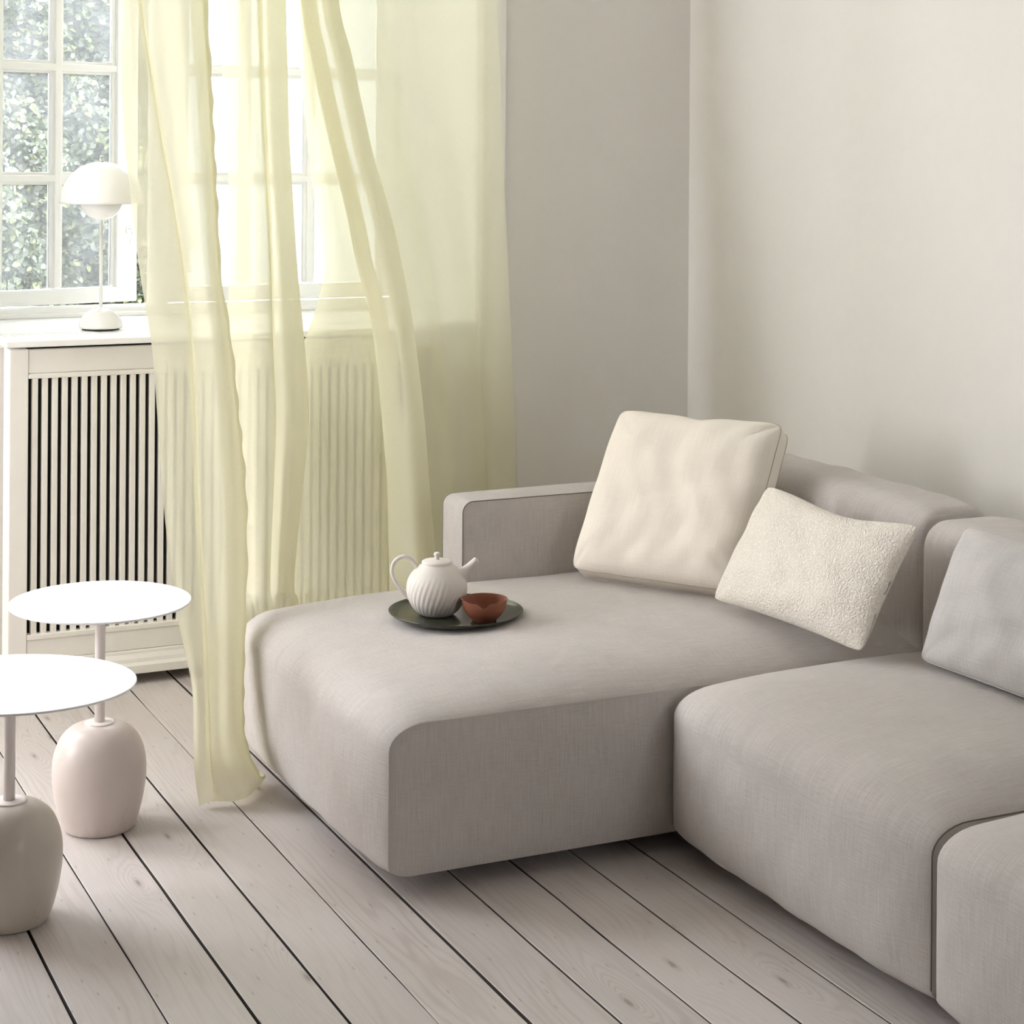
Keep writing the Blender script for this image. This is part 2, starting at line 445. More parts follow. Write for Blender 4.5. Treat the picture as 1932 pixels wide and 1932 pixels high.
# ------------------------------------------------------------------ window
win = empty('window_1', 'structure')
boxes('frame', [(0.80, 2.403, 5.90, 5.99, 0.945, 1.002), (0.80, 2.403, 5.88, 5.92, 0.972, 0.986), (0.80, 2.403, 5.90, 6.0, 3.00, 3.05),
                (0.80, 0.835, 5.90, 6.0, 1.0, 3.0), (2.365, 2.403, 5.90, 6.0, 1.0, 3.0), (1.528, 1.575, 5.90, 6.0, 1.0, 3.0)], M['trim'], None, win, 0.004)
def sash(x0, y0, ang, cols, width):
    s = empty('sash', None, (x0, y0, 0), win); s.rotation_euler = (0, 0, ang)
    rows = [(1.060, 1.384), (1.424, 1.734), (1.774, 2.085), (2.125, 2.430), (2.470, 2.920)]
    zb, zt = 1.008, 2.980
    bl, br = cols[0][0], cols[-1][1]
    boxes('sash_frame', [(0, bl, -0.022, 0.022, zb, zt), (br, width, -0.022, 0.022, zb, zt), (bl, br, -0.022, 0.022, zb, rows[0][0] - 0.004), (bl, br, -0.022, 0.022, rows[-1][1] + 0.004, zt),
                         (bl, bl + 0.012, -0.008, 0.012, rows[0][0], rows[-1][1]), (br - 0.012, br, -0.008, 0.012, rows[0][0], rows[-1][1])], M['trim'], None, s, 0.003)
    for a, b in zip(cols[:-1], cols[1:]):
        c = (a[1] + b[0]) / 2
        boxes('muntin', [(a[1], b[0], -0.006, 0.012, rows[0][0], rows[-1][1]), (c - 0.011, c + 0.011, -0.021, 0.02, rows[0][0], rows[-1][1])], M['trim'], None, s, 0.003)
    for a, b in zip(rows[:-1], rows[1:]):
        c = (a[1] + b[0]) / 2
        boxes('muntin', [(bl, br, -0.0055, 0.0115, a[1], b[0]), (bl, br, -0.020, 0.019, c - 0.011, c + 0.011)], M['trim'], None, s, 0.003)
    for ca in cols:
        for r in rows:
            box('pane', ca[0] - 0.004, ca[1] + 0.004, 0.001, 0.005, r[0] - 0.006, r[1] + 0.006, M['glass'], s)
    return s
s1 = sash(0.82, 5.87, math.radians(14), [(0.055, 0.200), (0.242, 0.397), (0.442, 0.622)], 0.695)
sash(1.578, 5.945, 0.0, [(0.055, 0.235), (0.277, 0.457), (0.499, 0.730)], 0.785)
# curled casement latch on the left sash
lp = []
for k in range(26):
    a = k / 25 * 2.2 * math.pi
    r = 0.018 * (1 - 0.6 * k / 25)
    lp.append((0.668 + r * math.cos(a + 1.6) - 0.003, -0.032 - 0.004 * math.sin(a), 1.235 + r * math.sin(a + 1.6)))
lp = [(0.666, -0.030, 1.195), (0.668, -0.034, 1.21), (0.674, -0.036, 1.226)] + lp
add_obj('latch', tube_mesh(lp, 0.0035, 8, 'latch'), M['trim'], s1, True)

# ------------------------------------------------------------------ outdoors
boxes('ground_outside', [(-30, 30, 6.02, 40, -0.9, -0.7)], M['gravel'])
def hedge(x0, x1, y0, y1, z0, z1, n):
    vs = np.empty((n, 6, 3)); 
    u = rng.random(n); u = np.where(rng.random(n) < 0.62, 0.62 + 0.38 * u, u); h = rng.random(n)
    lump = 0.10 * np.sin(u * 31 + 2 * np.sin(h * 9)) + 0.09 * np.sin(h * 23 + u * 17) + 0.05 * np.sin(u * 90 + h * 40)
    c = np.stack([x0 + u * (x1 - x0), y0 + 0.16 + lump + rng.random(n) ** 2 * 0.28, z0 + h * (z1 - z0)], 1)
    L = rng.uniform(0.011, 0.026, n); W = L * rng.uniform(0.6, 0.9, n)
    nv = np.stack([rng.normal(0, 0.7, n), -1 + rng.normal(0, 0.5, n), 0.7 + rng.normal(0, 0.6, n)], 1)
    nv /= np.linalg.norm(nv, axis=1)[:, None]
    a = rng.normal(size=(n, 3)); a -= nv * (a * nv).sum(1)[:, None]; a /= np.linalg.norm(a, axis=1)[:, None]
    b = np.cross(nv, a)
    cup = nv * (L * .18)[:, None]
    for q, (ka, kb) in enumerate(((-1.0, 0.0), (-0.35, 0.75), (0.45, 0.62), (1.0, 0.0), (0.45, -0.62), (-0.35, -0.75))):
        vs[:, q] = c + a * (L * ka)[:, None] + b * (W * kb)[:, None] + cup * abs(kb)
    me = bpy.data.meshes.new('hedge')
    me.from_pydata(vs.reshape(-1, 3).tolist(), [], np.arange(n * 6).reshape(n, 6).tolist())
    o = add_obj('hedge', me, M['leaf'])
    o['kind'] = 'stuff'
    tag(o, 'dense leafy green hedge standing outside behind the left window panes', 'hedge')
    t = box('dark_backing', x0 + .05, x1 - .12, y0 + 0.42, y1, z0, z1 - 0.1, M['backing'], o)  # solid dark box added behind the leaves as the hedge's dark depth
    return o
boxes('added_facade', [(0.5, 22, 16.0, 16.6, -0.7, 6.2)], M['facade'])  # added behind the window to dim the bright view through the panes
hedge(-2.6, 2.25, 8.0, 8.9, -0.7, 2.55, 95000)

# ------------------------------------------------------------------ radiator cover under the window
cov = thing('radiator_cover', 'off-white slatted radiator cover with a flat top board under the window', 'radiator cover', (1.56, 5.226, 0))
cx, cyy = 1.56, 5.226
def cbox(name, x0, x1, y0, y1, z0, z1, mat=None, bevel=0.003, parent=None):
    return box(name, x0 - cx, x1 - cx, y0 - cyy, y1 - cyy, z0, z1, mat or M['cover'], parent or cov, bevel)
YF = 5.226
cbox('stile', 0.953, 1.005, YF, YF + 0.085, 0.03, 0.948)
cbox('stile', 2.118, 2.170, YF, YF + 0.085, 0.03, 0.948)
tr = cbox('top_rail', 1.0052, 2.1178, YF + 0.003, YF + 0.03, 0.880, 0.946)
cbox('bead', 1.0052, 2.1178, YF - 0.001, YF + 0.028, 0.866, 0.8798, parent=None)
cbox('bottom_rail', 1.0052, 2.1178, YF + 0.003, YF + 0.03, 0.092, 0.1478)
cbox('bead', 1.0052, 2.1178, YF - 0.001, YF + 0.028, 0.148, 0.164)
# moulded plinth with a stepped profile
pm = [(0.0, 0.030), (-0.020, 0.030), (-0.021, 0.052), (-0.014, 0.060), (-0.012, 0.070), (-0.004, 0.082), (-0.003, 0.090), (0.0, 0.0915), (0.02, 0.0915), (0.02, 0.030)]
vs = [(xx - cx, YF + a - cyy, b) for xx in (0.938, 2.185) for a, b in pm]
n = len(pm)
fs = [(k, (k + 1) % n, n + (k + 1) % n, n + k) for k in range(n)] + [tuple(range(n - 1, -1, -1)), tuple(range(n, 2 * n))]
add_obj('plinth_moulding', mesh_of(vs, fs), M['cover'], cov)
pitch = 0.0272
slat_me = None
k = 0
x = 1.005 + 0.0113
while x + 0.0159 < 2.119:
    if slat_me is None:
        o = cbox('slat', x, x + 0.0159, YF + 0.006, YF + 0.024, 0.150, 0.876, bevel=0.0012)
        slat_me = o.data; xs = x
    else:
        o = add_obj('slat', slat_me, None, cov); o.location = (x - xs, 0, 0)
    x += pitch
cbox('shade_panel', 1.0, 2.12, YF + 0.088, YF + 0.100, 0.03, 0.948, M['dark'], 0)  # dark sheet painting in the shade behind the slats
# flat top board with a slotted vent
cbox('top_board', 0.938, 2.186, 5.196, 5.315, 0.9555, 0.9735, M['trim'], 0.003)
cbox('top_board', 0.938, 2.186, 5.392, 5.560, 0.9725, 0.9745, M['trim'], 0)
vb = bmesh.new()
xx = 0.958
box_bm(vb, 0.938 - cx, 0.958 - cx, 5.3152 - cyy, 5.392 - cyy, 0.9725, 0.9735)
box_bm(vb, 2.150 - cx, 2.186 - cx, 5.3152 - cyy, 5.392 - cyy, 0.9725, 0.9735)
while xx < 2.150:
    box_bm(vb, xx + 0.0035 - cx, xx + 0.0125 - cx, 5.3152 - cyy, 5.392 - cyy, 0.9722, 0.9735)
    xx += 0.0125
me = bpy.data.meshes.new('vent_grille'); vb.to_mesh(me); vb.free()
vo = add_obj('vent_grille', me, M['trim'], cov, kind='stuff')

# ------------------------------------------------------------------ table lamp on the sill
lamp = thing('table_lamp', 'white domed table lamp with a thin stem on the window sill', 'lamp', (1.250, 5.436, 0.9745))
base = [(0.006, 0.050), (0.006, 0.0605), (0.012, 0.0618), (0.022, 0.0605), (0.036, 0.055), (0.048, 0.045), (0.056, 0.033), (0.061, 0.018), (0.064, 0.0085), (0.068, 0.006)]
add_obj('lamp_base', lathe_mesh(base), M['enamel'], lamp, True)
add_obj('foot_ring', lathe_mesh([(0.0, 0.049), (0.0, 0.053), (0.0065, 0.053), (0.0065, 0.049)], 40), M['blackrubber'], lamp, False, label='black foot ring')
add_obj('stem', lathe_mesh([(0.060, 0.0050), (0.33, 0.0050)], 20), M['enamel'], lamp, True)
R = 0.0635
inner = [(0.372 - R * math.cos(a) if False else 0.3805 - R * math.cos(a), max(R * math.sin(a), 0.004)) for a in np.linspace(0.06, math.pi * 0.55, 22)]
add_obj('lower_shade', lathe_mesh(inner, 56), M['enamel'], lamp, True)
Rs = 0.1195
dome = [(0.3657 + 0.1215 * math.sin(a), max(Rs * math.cos(a), 0.003)) for a in np.linspace(0, math.pi / 2, 26)]
inn = [(z - 0.0022, max(r - 0.0022, 0.002)) for z, r in dome[::-1]]
inn[-1] = (0.3657, Rs - 0.0022)
add_obj('lamp_shade', lathe_mesh(dome + inn[1:], 72), M['enamel'], lamp, True)
fin = [(0.4865, 0.004), (0.4905, 0.0045), (0.4915, 0.003), (0.4945, 0.003), (0.496, 0.0052), (0.4995, 0.0062), (0.5025, 0.005), (0.5045, 0.002)]
add_obj('finial', lathe_mesh(fin, 20), M['chrome'], lamp, True, label='polished steel finial')

# ------------------------------------------------------------------ stone-footed side tables
def m_stone(name, c0, c1):
    t = NT(name)
    co = t.new('ShaderNodeTexCoord').outputs['Object']
    f = noise(t, co, 9, 6, 0.65, 0.6)
    c = mix_c(t, f, c0, c1)
    vein = ramp(t, math_n(t, 'ABSOLUTE', math_n(t, 'SUBTRACT', noise(t, co, 6.5, 5, 0.6, 1.6), 0.5)), 0.0, 0.018, (1, 1, 1, 1), (0, 0, 0, 1))
    msk = ramp(t, noise(t, co, 4.0, 2), 0.5, 0.7)
    c = mix_c(t, math_n(t, 'MULTIPLY', math_n(t, 'MULTIPLY', vein, msk), 0.30), c, srgb(150, 134, 126))
    t.link(c, t.bsdf.inputs['Base Color'])
    t.bsdf.inputs['Roughness'].default_value = 0.30
    return t.m
M['marble'] = m_stone('pale_pinkish_marble', srgb(192, 180, 173), srgb(208, 197, 191))
M['travert'] = m_stone('pale_beige_marble', srgb(186, 177, 165), srgb(201, 193, 182))
bulb = [(0.0, 0.070), (0.004, 0.076), (0.018, 0.0825), (0.04, 0.0895), (0.07, 0.0965), (0.105, 0.1015), (0.135, 0.1025), (0.162, 0.0995), (0.186, 0.092), (0.204, 0.082), (0.218, 0.068), (0.2265, 0.052), (0.231, 0.034), (0.232, 0.02)]
bz = smooth_path(bulb, 60)
def side_table(loc, top_h, ra, rb, stone, label, rot):
    t = thing('side_table', label, 'side table', loc, 0.0, 'round side tables')
    add_obj('stone_base', lathe_mesh([tuple(p) for p in bz], 72), M[stone], t, True, label='polished pale stone base')
    add_obj('collar', lathe_mesh([(0.2300, 0.012), (0.2300, 0.0325), (0.2335, 0.0325), (0.2345, 0.030), (0.2345, 0.012)], 48), M['tablepole'], t)
    add_obj('pole', lathe_mesh([(0.232, 0.0112), (top_h - 0.004, 0.0112)], 28), M['tablepole'], t, True)
    vs, fs = [], []
    N = 128
    prof = [(top_h - 0.0045, 0.0), (top_h - 0.0045, 0.994), (top_h - 0.003, 1.0), (top_h - 0.0008, 1.0), (top_h, 0.997), (top_h, 0.0)]
    for z, f in prof[1:-1]:
        for j in range(N):
            a = 2 * math.pi * j / N
            vs.append((f * ra * math.cos(a), f * rb * math.sin(a), z))
    for i in range(3):
        for j in range(N):
            k = (j + 1) % N
            fs.append((i * N + j, i * N + k, (i + 1) * N + k, (i + 1) * N + j))
    fs.append(tuple(range(N - 1, -1, -1))); fs.append(tuple(3 * N + j for j in range(N)))
    o = add_obj('table_top', mesh_of(vs, fs), M['tabletop'], t)
    o.rotation_euler = (0, 0, rot)
    return t
side_table((0.957, 4.145, 0), 0.500, 0.198, 0.198, 'marble', 'taller round white side table on a pinkish stone foot, nearer the radiator cover', 0)
side_table((0.683, 3.717, 0), 0.461, 0.243, 0.209, 'travert', 'lower oval white side table on a beige stone foot at the left edge', -TH)

# ------------------------------------------------------------------ sofa
def rrect(x0, x1, z0, z1, rTL, rTR, rBR, rBL, ne=14, na=9):
    """closed outline from the bottom-left, up the front (-X) side, over the top, down the back, along the bottom"""
    pts = []
    (rTL, sTL), (rTR, sTR), (rBR, sBR), (rBL, sBL) = [r if isinstance(r, tuple) else (r, r) for r in (rTL, rTR, rBR, rBL)]
    def arc(cx, cz, r, a0, a1, rz):
        for a in np.linspace(a0, a1, na): pts.append((cx + r * math.cos(a), cz + rz * math.sin(a)))
    def seg(p, q):
        for f in np.linspace(0, 1, ne + 2)[1:-1]: pts.append((p[0] + (q[0] - p[0]) * f, p[1] + (q[1] - p[1]) * f))
    pi = math.pi
    arc(x0 + rBL, z0 + sBL, rBL, 1.5 * pi, pi, sBL); seg((x0, z0 + sBL), (x0, z1 - sTL))
    arc(x0 + rTL, z1 - sTL, rTL, pi, pi / 2, sTL); seg((x0 + rTL, z1), (x1 - rTR, z1))
    arc(x1 - rTR, z1 - sTR, rTR, pi / 2, 0, sTR); seg((x1, z1 - sTR), (x1, z0 + sBR))
    arc(x1 - rBR, z0 + sBR, rBR, 0, -pi / 2, sBR); seg((x1 - rBR, z0), (x0 + rBL, z0))
    return np.array(pts)

def soft_block(name, x0, x1, y0, y1, z0, z1, rTL=.06, rTR=.05, rBR=.02, rBL=.04, crown=.0, bulge=.0, back=.0, cap=.012, parent=None, mat=None, ny=44, seam=True, p=4.0, q=0.75, wr=0.0, ox=0, oy=0, seam_mat=None, soft=0.0):
    P = rrect(x0, x1, z0, z1, rTL, rTR, rBR, rBL); m = len(P)
    nx = np.roll(P, -1, 0) - np.roll(P, 1, 0); N = np.stack([-nx[:, 1], nx[:, 0]], 1)
    N /= np.linalg.norm(N, axis=1)[:, None] + 1e-9
    if ((P - P.mean(0)) * N).sum() < 0: N = -N
    L = np.concatenate([[0], np.cumsum(np.linalg.norm(np.diff(P, axis=0), axis=1))])
    cxm, hx = (x0 + x1) / 2, (x1 - x0) / 2; czm, hz = (z0 + z1) / 2, (z1 - z0) / 2
    cX = np.clip(1 - ((P[:, 0] - cxm) / hx) ** 4, 0, 1); cZ = np.clip(1 - np.abs((P[:, 1] - czm) / hz) ** 3, 0, 1)
    # stations crowd towards the ends
    s = np.linspace(-1, 1, ny); t = np.sign(s) * (1 - (1 - np.abs(s)) ** 1.6)
    ph = rng.uniform(0, 6.28, 6)
    V, UV = [], []
    for tt in t:
        b = max(0.0, 1 - abs(tt) ** p) ** q
        y = (y0 + y1) / 2 + tt * (y1 - y0) / 2
        up = np.clip(N[:, 1], 0, 1); lf = np.clip(-N[:, 0], 0, 1); rt = np.clip(N[:, 0], 0, 1)
        d = crown * up * (0.35 + 0.65 * cX) * b + bulge * lf * (0.3 + 0.7 * cZ) * b + back * rt * cZ * b
        if wr: d = d + wr * b * (np.sin(y * 21 + P[:, 0] * 9 + ph[0]) * np.sin(P[:, 1] * 17 + y * 5 + ph[1]) + 0.6 * np.sin(y * 47 + P[:, 0] * 23 + P[:, 1] * 31 + ph[2]))
        if soft:
            sf = soft[1 if tt > 0 else 0] if isinstance(soft, tuple) else soft
            if sf:
                e = max(0.0, 1 - (1 - abs(tt)) * (y1 - y0) / 2 / sf)
                d = d - sf * 0.8 * (1 - math.sqrt(max(0.0, 1 - e * e)))
            if tt == t[0]: Qst = P + N * d[:, None]
        Q = P + N * d[:, None]
        Qend = Q
        for k in range(m):
            V.append((Q[k, 0] - ox, y - oy, Q[k, 1])); UV.append((y, L[k]))
    F = []
    for i in range(ny - 1):
        for k in range(m):
            k2 = (k + 1) % m
            F.append((i * m + k, i * m + k2, (i + 1) * m + k2, (i + 1) * m + k))
    cen = P.mean(0)
    if soft: Pst, Pen = Qst, Qend
    else: Pst = Pen = P
    rings = [0.985, 0.94, 0.8, 0.6, 0.4, 0.2]
    for end, base, sg, ye in ((0, 0, -1, y0), (1, (ny - 1) * m, 1, y1)):
        prev = base; P = Pen if end else Pst; cen = P.mean(0)
        for r in rings:
            st = len(V)
            for k in range(m):
                X, Z = cen + (P[k] - cen) * r
                V.append((X - ox, ye + sg * cap * (1 - r ** 3) - oy, Z)); UV.append((X, Z))
            for k in range(m):
                k2 = (k + 1) % m
                f = (prev + k, prev + k2, st + k2, st + k)
                F.append(f if end else f[::-1])
            prev = st
        F.append(tuple(prev + k for k in (range(m) if end else range(m - 1, -1, -1))))
    me = mesh_of(V, F, name, UV)
    bm = bmesh.new(); bm.from_mesh(me); bmesh.ops.recalc_face_normals(bm, faces=bm.faces[:]); bm.to_mesh(me); bm.free()
    o = add_obj(name, me, mat, parent, True)
    # keep the seam edge crisp
    es = set()
    for i in ((0, ny - 1) if not soft else ((0,) if isinstance(soft, tuple) else ())):
        for k in range(m): es.add(tuple(sorted((i * m + k, i * m + (k + 1) % m))))
    at_ = me.attributes.new('sharp_edge', 'BOOLEAN', 'EDGE') if 'sharp_edge' not in me.attributes else me.attributes['sharp_edge']
    ev = np.empty(len(me.edges) * 2, dtype=np.int32); me.edges.foreach_get('vertices', ev); ev = ev.reshape(-1, 2)
    at_.data.foreach_set('value', [tuple(sorted(e)) in es for e in ev.tolist()])
    if seam:
        nb = 14
        for ye, sg in ((y0, -1), (y1, 1)):
            if isinstance(soft, tuple) and sg > 0: continue
            path = [(x - ox, ye - sg * 0.0008 - oy, z) for x, z in P[8:m - nb - 8]]
            sm = tube_mesh(path, 0.0015, 6, 'seam')
            add_obj('seam', sm, seam_mat or M['seam'], o, True, label='dark seam line along the edge of the cover' if seam_mat is None else None)
    return o

def module(name, label, x0, y0, y1, backz, loc, arm=False, bx=2.70, by1=None):
    ox, oy = loc
    t = thing(name, label, 'sofa', (ox, oy, 0), 0, 'modules of the corner sofa')
    kw = dict(parent=t, ox=ox, oy=oy, mat=M['linen'])
    soft_block('seat', x0, 2.98, y0, y1, 0.042, 0.347, (.080, .050), .03, .02, (.055, .026), crown=.066, bulge=.034, cap=.010, p=5.0, q=0.8, wr=0.0016, soft=(0, 0.04) if arm else 0.0, **kw)
    soft_block('backrest', bx, 2.90, y0 + .006, (by1 or y1) - .006, 0.25, backz, .055, .05, .02, .02, crown=.016, bulge=.022, back=.01, cap=.010, p=6, q=0.8, wr=0.0022, soft=0.024, seam=False, ny=60, **kw)
    if arm:
        soft_block('armrest', 1.946, 2.92, 4.405, 4.535, 0.335, 0.600, .028, .03, .02, .02, crown=.010, bulge=.008, cap=.012, p=2.5, q=1.0, wr=0.001, ny=20, **kw)
    # recessed dark plinth under the upholstery
    box('plinth', x0 + 0.16 - ox, 2.90 - ox, y0 + 0.10 - oy, y1 - 0.10 - oy, 0.0, 0.06, M['blackrubber'], t)
    return t
module('sofa_module', 'grey linen chaise module of the sofa with a low armrest, in the window corner', 1.388, 3.500, 4.500, 0.672, (2.2, 4.0), True, by1=4.40)
module('sofa_module', 'grey linen middle seat module of the sofa, between the chaise and the nearest module', 2.030, 2.600, 3.476, 0.662, (2.5, 3.05), bx=2.672)
module('sofa_module', 'grey linen sofa module nearest the camera, cut off at the lower right', 2.022, 1.690, 2.577, 0.662, (2.5, 2.15))

# ------------------------------------------------------------------ cushions
def basis(yaw, tilt):
    y, a = math.radians(yaw), math.radians(tilt)
    dx = Vector((math.sin(y), -math.cos(y), 0)); back = Vector((math.cos(y), math.sin(y), 0))
    up = back * math.sin(a) + Vector((0, 0, math.cos(a)))
    nrm = dx.cross(up).normalized()          # towards the sitter
    if nrm.dot(back) > 0: nrm = -nrm
    return dx, up, nrm
def cushion(name, label, P0, yaw, tilt, w, h, tf, tb, mat, pinch=0.0, pw=3.0, corner=0.0, gusset=0.0, wrk=0.003, roll=0.0, seam=None, sag=None, n=56):
    dx, up, nrm = basis(yaw, tilt)
    if roll:
        r = math.radians(roll); dx, up = dx * math.cos(r) + up * math.sin(r), up * math.cos(r) - dx * math.sin(r)
    C = Vector(P0)
    t = thing(name, label, 'cushion', tuple(C))
    xs = np.linspace(-1, 1, n); X, Y = np.meshgrid(xs, xs)
    X = np.sign(X) * (1 - (1 - np.abs(X)) ** 1.5); Y = np.sign(Y) * (1 - (1 - np.abs(Y)) ** 1.5)
    # outline: sides drawn in between pointed corners, or rounded corners
    px = X * (1 - pinch * (1 - Y ** 2) * np.abs(X) ** 2) ; py = Y * (1 - pinch * 1.2 * (1 - X ** 2) * np.abs(Y) ** 2)
    if corner:
        k = np.maximum(np.abs(px), np.abs(py)); e = 20.0
        nrmv = (np.abs(px) ** e + np.abs(py) ** e) ** (1 / e)
        f = np.where(nrmv > 1e-6, k / np.maximum(nrmv, 1e-6), 1.0)
        px = px * (1 - corner * (1 - f) * 4) if False else px * f; py = py * f
    ex = 1 - np.abs(X) ** pw; ey = 1 - np.abs(Y) ** pw
    T = np.clip(ex * ey, 0, 1) ** 0.55
    ph = rng.uniform(0, 6.28, 8)
    W = wrk * (np.sin(X * 3.1 + Y * 5.2 + ph[0]) * np.sin(Y * 4 + ph[1]) + 0.5 * np.sin(X * 9 + Y * 3 + ph[2]) + 0.4 * np.sin(X * 5 - Y * 11 + ph[3]) + 0.35 * np.sin(X * 17 + 3 * np.sin(Y * 4) + ph[4]))
    V, UV, F = [], [], []
    def surf(sign, th):
        st = len(V)
        g = sign * gusset / 2
        for i in range(n):
            for j in range(n):
                d = g + sign * (th * T[i, j]) + W[i, j] * (0.3 + T[i, j]) * (1 if sign > 0 else 0.4)
                dz = 0.0 if sag is None else sag(X[i, j], Y[i, j])
                p = dx * float((px[i, j] + 1) / 2 * w) + up * float((py[i, j] + 1) / 2 * h + dz) + nrm * float(d)
                V.append(p); UV.append((px[i, j] * w / 2, py[i, j] * h / 2))
        for i in range(n - 1):
            for j in range(n - 1):
                q = (st + i * n + j, st + i * n + j + 1, st + (i + 1) * n + j + 1, st + (i + 1) * n + j)
                F.append(q if sign > 0 else q[::-1])
        return st
    a = surf(1, tf); b = surf(-1, tb)
    rim = [(0, j) for j in range(n)] + [(i, n - 1) for i in range(1, n)] + [(n - 1, j) for j in range(n - 2, -1, -1)] + [(i, 0) for i in range(n - 2, 0, -1)]
    ids = [i * n + j for i, j in rim]; m = len(ids)
    for k in range(m):
        k2 = (k + 1) % m
        F.append((a + ids[k], b + ids[k], b + ids[k2], a + ids[k2]))
    me = mesh_of(V, F, name, UV)
    bm = bmesh.new(); bm.from_mesh(me)
    if not gusset: bmesh.ops.remove_doubles(bm, verts=bm.verts[:], dist=0.0004)
    bmesh.ops.recalc_face_normals(bm, faces=bm.faces[:]); bm.to_mesh(me); bm.free()
    o = add_obj('cover', me, mat, t, True)
    if gusset:
        for off in (a, b):
            path = [V[off + i] for i in ids][::2]
            add_obj('seam', tube_mesh(path, 0.0017, 6, 'seam', True), M['cream_seam'], o, True)
    elif seam:
        path = [V[a + i] for i in ids][::2]
        add_obj('seam', tube_mesh(path, 0.0016, 6, 'seam', True), seam, o, True)
    return t
def sag_cream(x, y): return -0.010 * (1 + y) / 2 * math.exp(-((x - 0.05) / 0.16) ** 2) + 0.006 * (y + 1) / 2 * abs(x) ** 2
cushion('cushion', 'large square cream linen cushion leaning in the corner of the sofa', (2.195, 4.262, 0.428), 33, 35, 0.465, 0.45, 0.060, 0.022, M['cream'], 0.0, 5.0, 1.0, 0.050, 0.0035, sag=sag_cream)
def sag_b(x, y): return -0.020 * (1 + y) / 2 * math.exp(-((x - 0.15) / 0.55) ** 2)
cushion('cushion', 'oblong ivory boucle wool cushion in front of the large cream one', (2.350, 3.850, 0.436), 4, 32, 0.550, 0.305, 0.058, 0.048, M['boucle'], 0.045, 3.0, 1.0, 0.0, 0.003, sag=sag_b)
cushion('cushion', 'pale grey linen cushion cut off by the right edge of the picture', (2.500, 3.250, 0.425), 2, 24, 0.50, 0.300, 0.060, 0.045, M['grey_linen'], 0.01, 2.8, 1.0, 0.0, 0.004, seam=M['grey_linen'])

# ------------------------------------------------------------------ tea things on the chaise
ZT = 0.4125
def m_ceramic(name, c0, c1, rough, sc=30, b=0.15):
    t = NT(name); co = t.new('ShaderNodeTexCoord').outputs['Object']
    t.link(mix_c(t, noise(t, co, sc, 5, 0.7), c0, c1), t.bsdf.inputs['Base Color'])
    t.bsdf.inputs['Roughness'].default_value = rough
    t.link(bump(t, noise(t, co, 260, 3), b, 0.002), t.bsdf.inputs['Normal'])
    return t.m
M['stoneware'] = m_ceramic('matt_white_stoneware', srgb(212, 205, 198), srgb(228, 222, 215), 0.7)
M['terracotta'] = m_ceramic('brown_terracotta', srgb(122, 70, 50), srgb(146, 88, 64), 0.65)
M['glaze'] = m_ceramic('dark_olive_glaze', srgb(40, 42, 34), srgb(72, 74, 58), 0.15, 18, 0.05)
tray = [(0.0, 0.100), (0.0, 0.138), (0.005, 0.150), (0.0115, 0.1575), (0.0130, 0.1582), (0.0135, 0.1570), (0.0120, 0.1545), (0.0080, 0.1480), (0.0052, 0.136), (0.0045, 0.100)]
TX, TY = 1.768, 4.040
o = add_obj('tray', lathe_mesh(tray, 96), M['glaze'], None, True); o.location = (TX, TY, ZT)
tag(o, 'round dark olive glazed tray lying on the chaise seat', 'tray')
RV = Vector((math.cos(TH), -math.sin(TH), 0)); DV = Vector((math.sin(TH), math.cos(TH), 0))
tp = thing('teapot', 'off-white fluted stoneware teapot standing on the dark tray', 'teapot', (1.722, 4.047, ZT + 0.005))
body = smooth_path([(0.0, 0.036), (0.004, 0.043), (0.014, 0.0535), (0.030, 0.0635), (0.048, 0.0695), (0.064, 0.0708), (0.080, 0.0680), (0.095, 0.0600), (0.108, 0.0475), (0.116, 0.0375), (0.119, 0.0345)], 60)
def flute(r, z, a):
    k = max(0.0, min(1.0, (0.100 - z) / 0.035)) * max(0.0, min(1.0, (z - 0.002) / 0.012))
    return r + 0.0014 * k * (abs(math.sin(17 * a - z * 80)) - 0.6)
add_obj('body', lathe_mesh([tuple(q) for q in body], 208, 'body', flute), M['stoneware'], tp, True)
lid = add_obj('lid', lathe_mesh([(0.1165, 0.030), (0.1175, 0.0345), (0.1205, 0.0358), (0.1235, 0.0352), (0.1255, 0.032), (0.1275, 0.020), (0.1282, 0.008), (0.1283, 0.005)], 64), M['stoneware'], tp, True)
add_obj('knob', lathe_mesh([(0.127, 0.0062), (0.131, 0.0050), (0.1345, 0.0056), (0.1375, 0.0076), (0.1410, 0.0078), (0.1438, 0.0060), (0.1448, 0.003)], 32), M['stoneware'], lid, True)
hp = smooth_path([(-.046, .106), (-.052, .117), (-.062, .128), (-.076, .1335), (-.091, .129), (-.1015, .116), (-.1045, .098), (-.098, .078), (-.086, .060), (-.074, .046), (-.064, .036)], 44)
add_obj('handle', tube_mesh([RV * a + Vector((0, 0, b)) for a, b in hp], [0.0048] * 44, 12, 'handle'), M['stoneware'], tp, True)
sp = smooth_path([(.040, .082), (.052, .090), (.062, .0975), (.072, .107), (.083, .118), (.0935, .128)], 24)
rad = list(np.interp(np.linspace(0, 1, 24), [0, .2, .45, .7, 1], [.026, .020, .0125, .0092, .0075]))
add_obj('spout', tube_mesh([RV * a + Vector((0, 0, b)) for a, b in sp], rad, 20, 'spout'), M['stoneware'], tp, True)

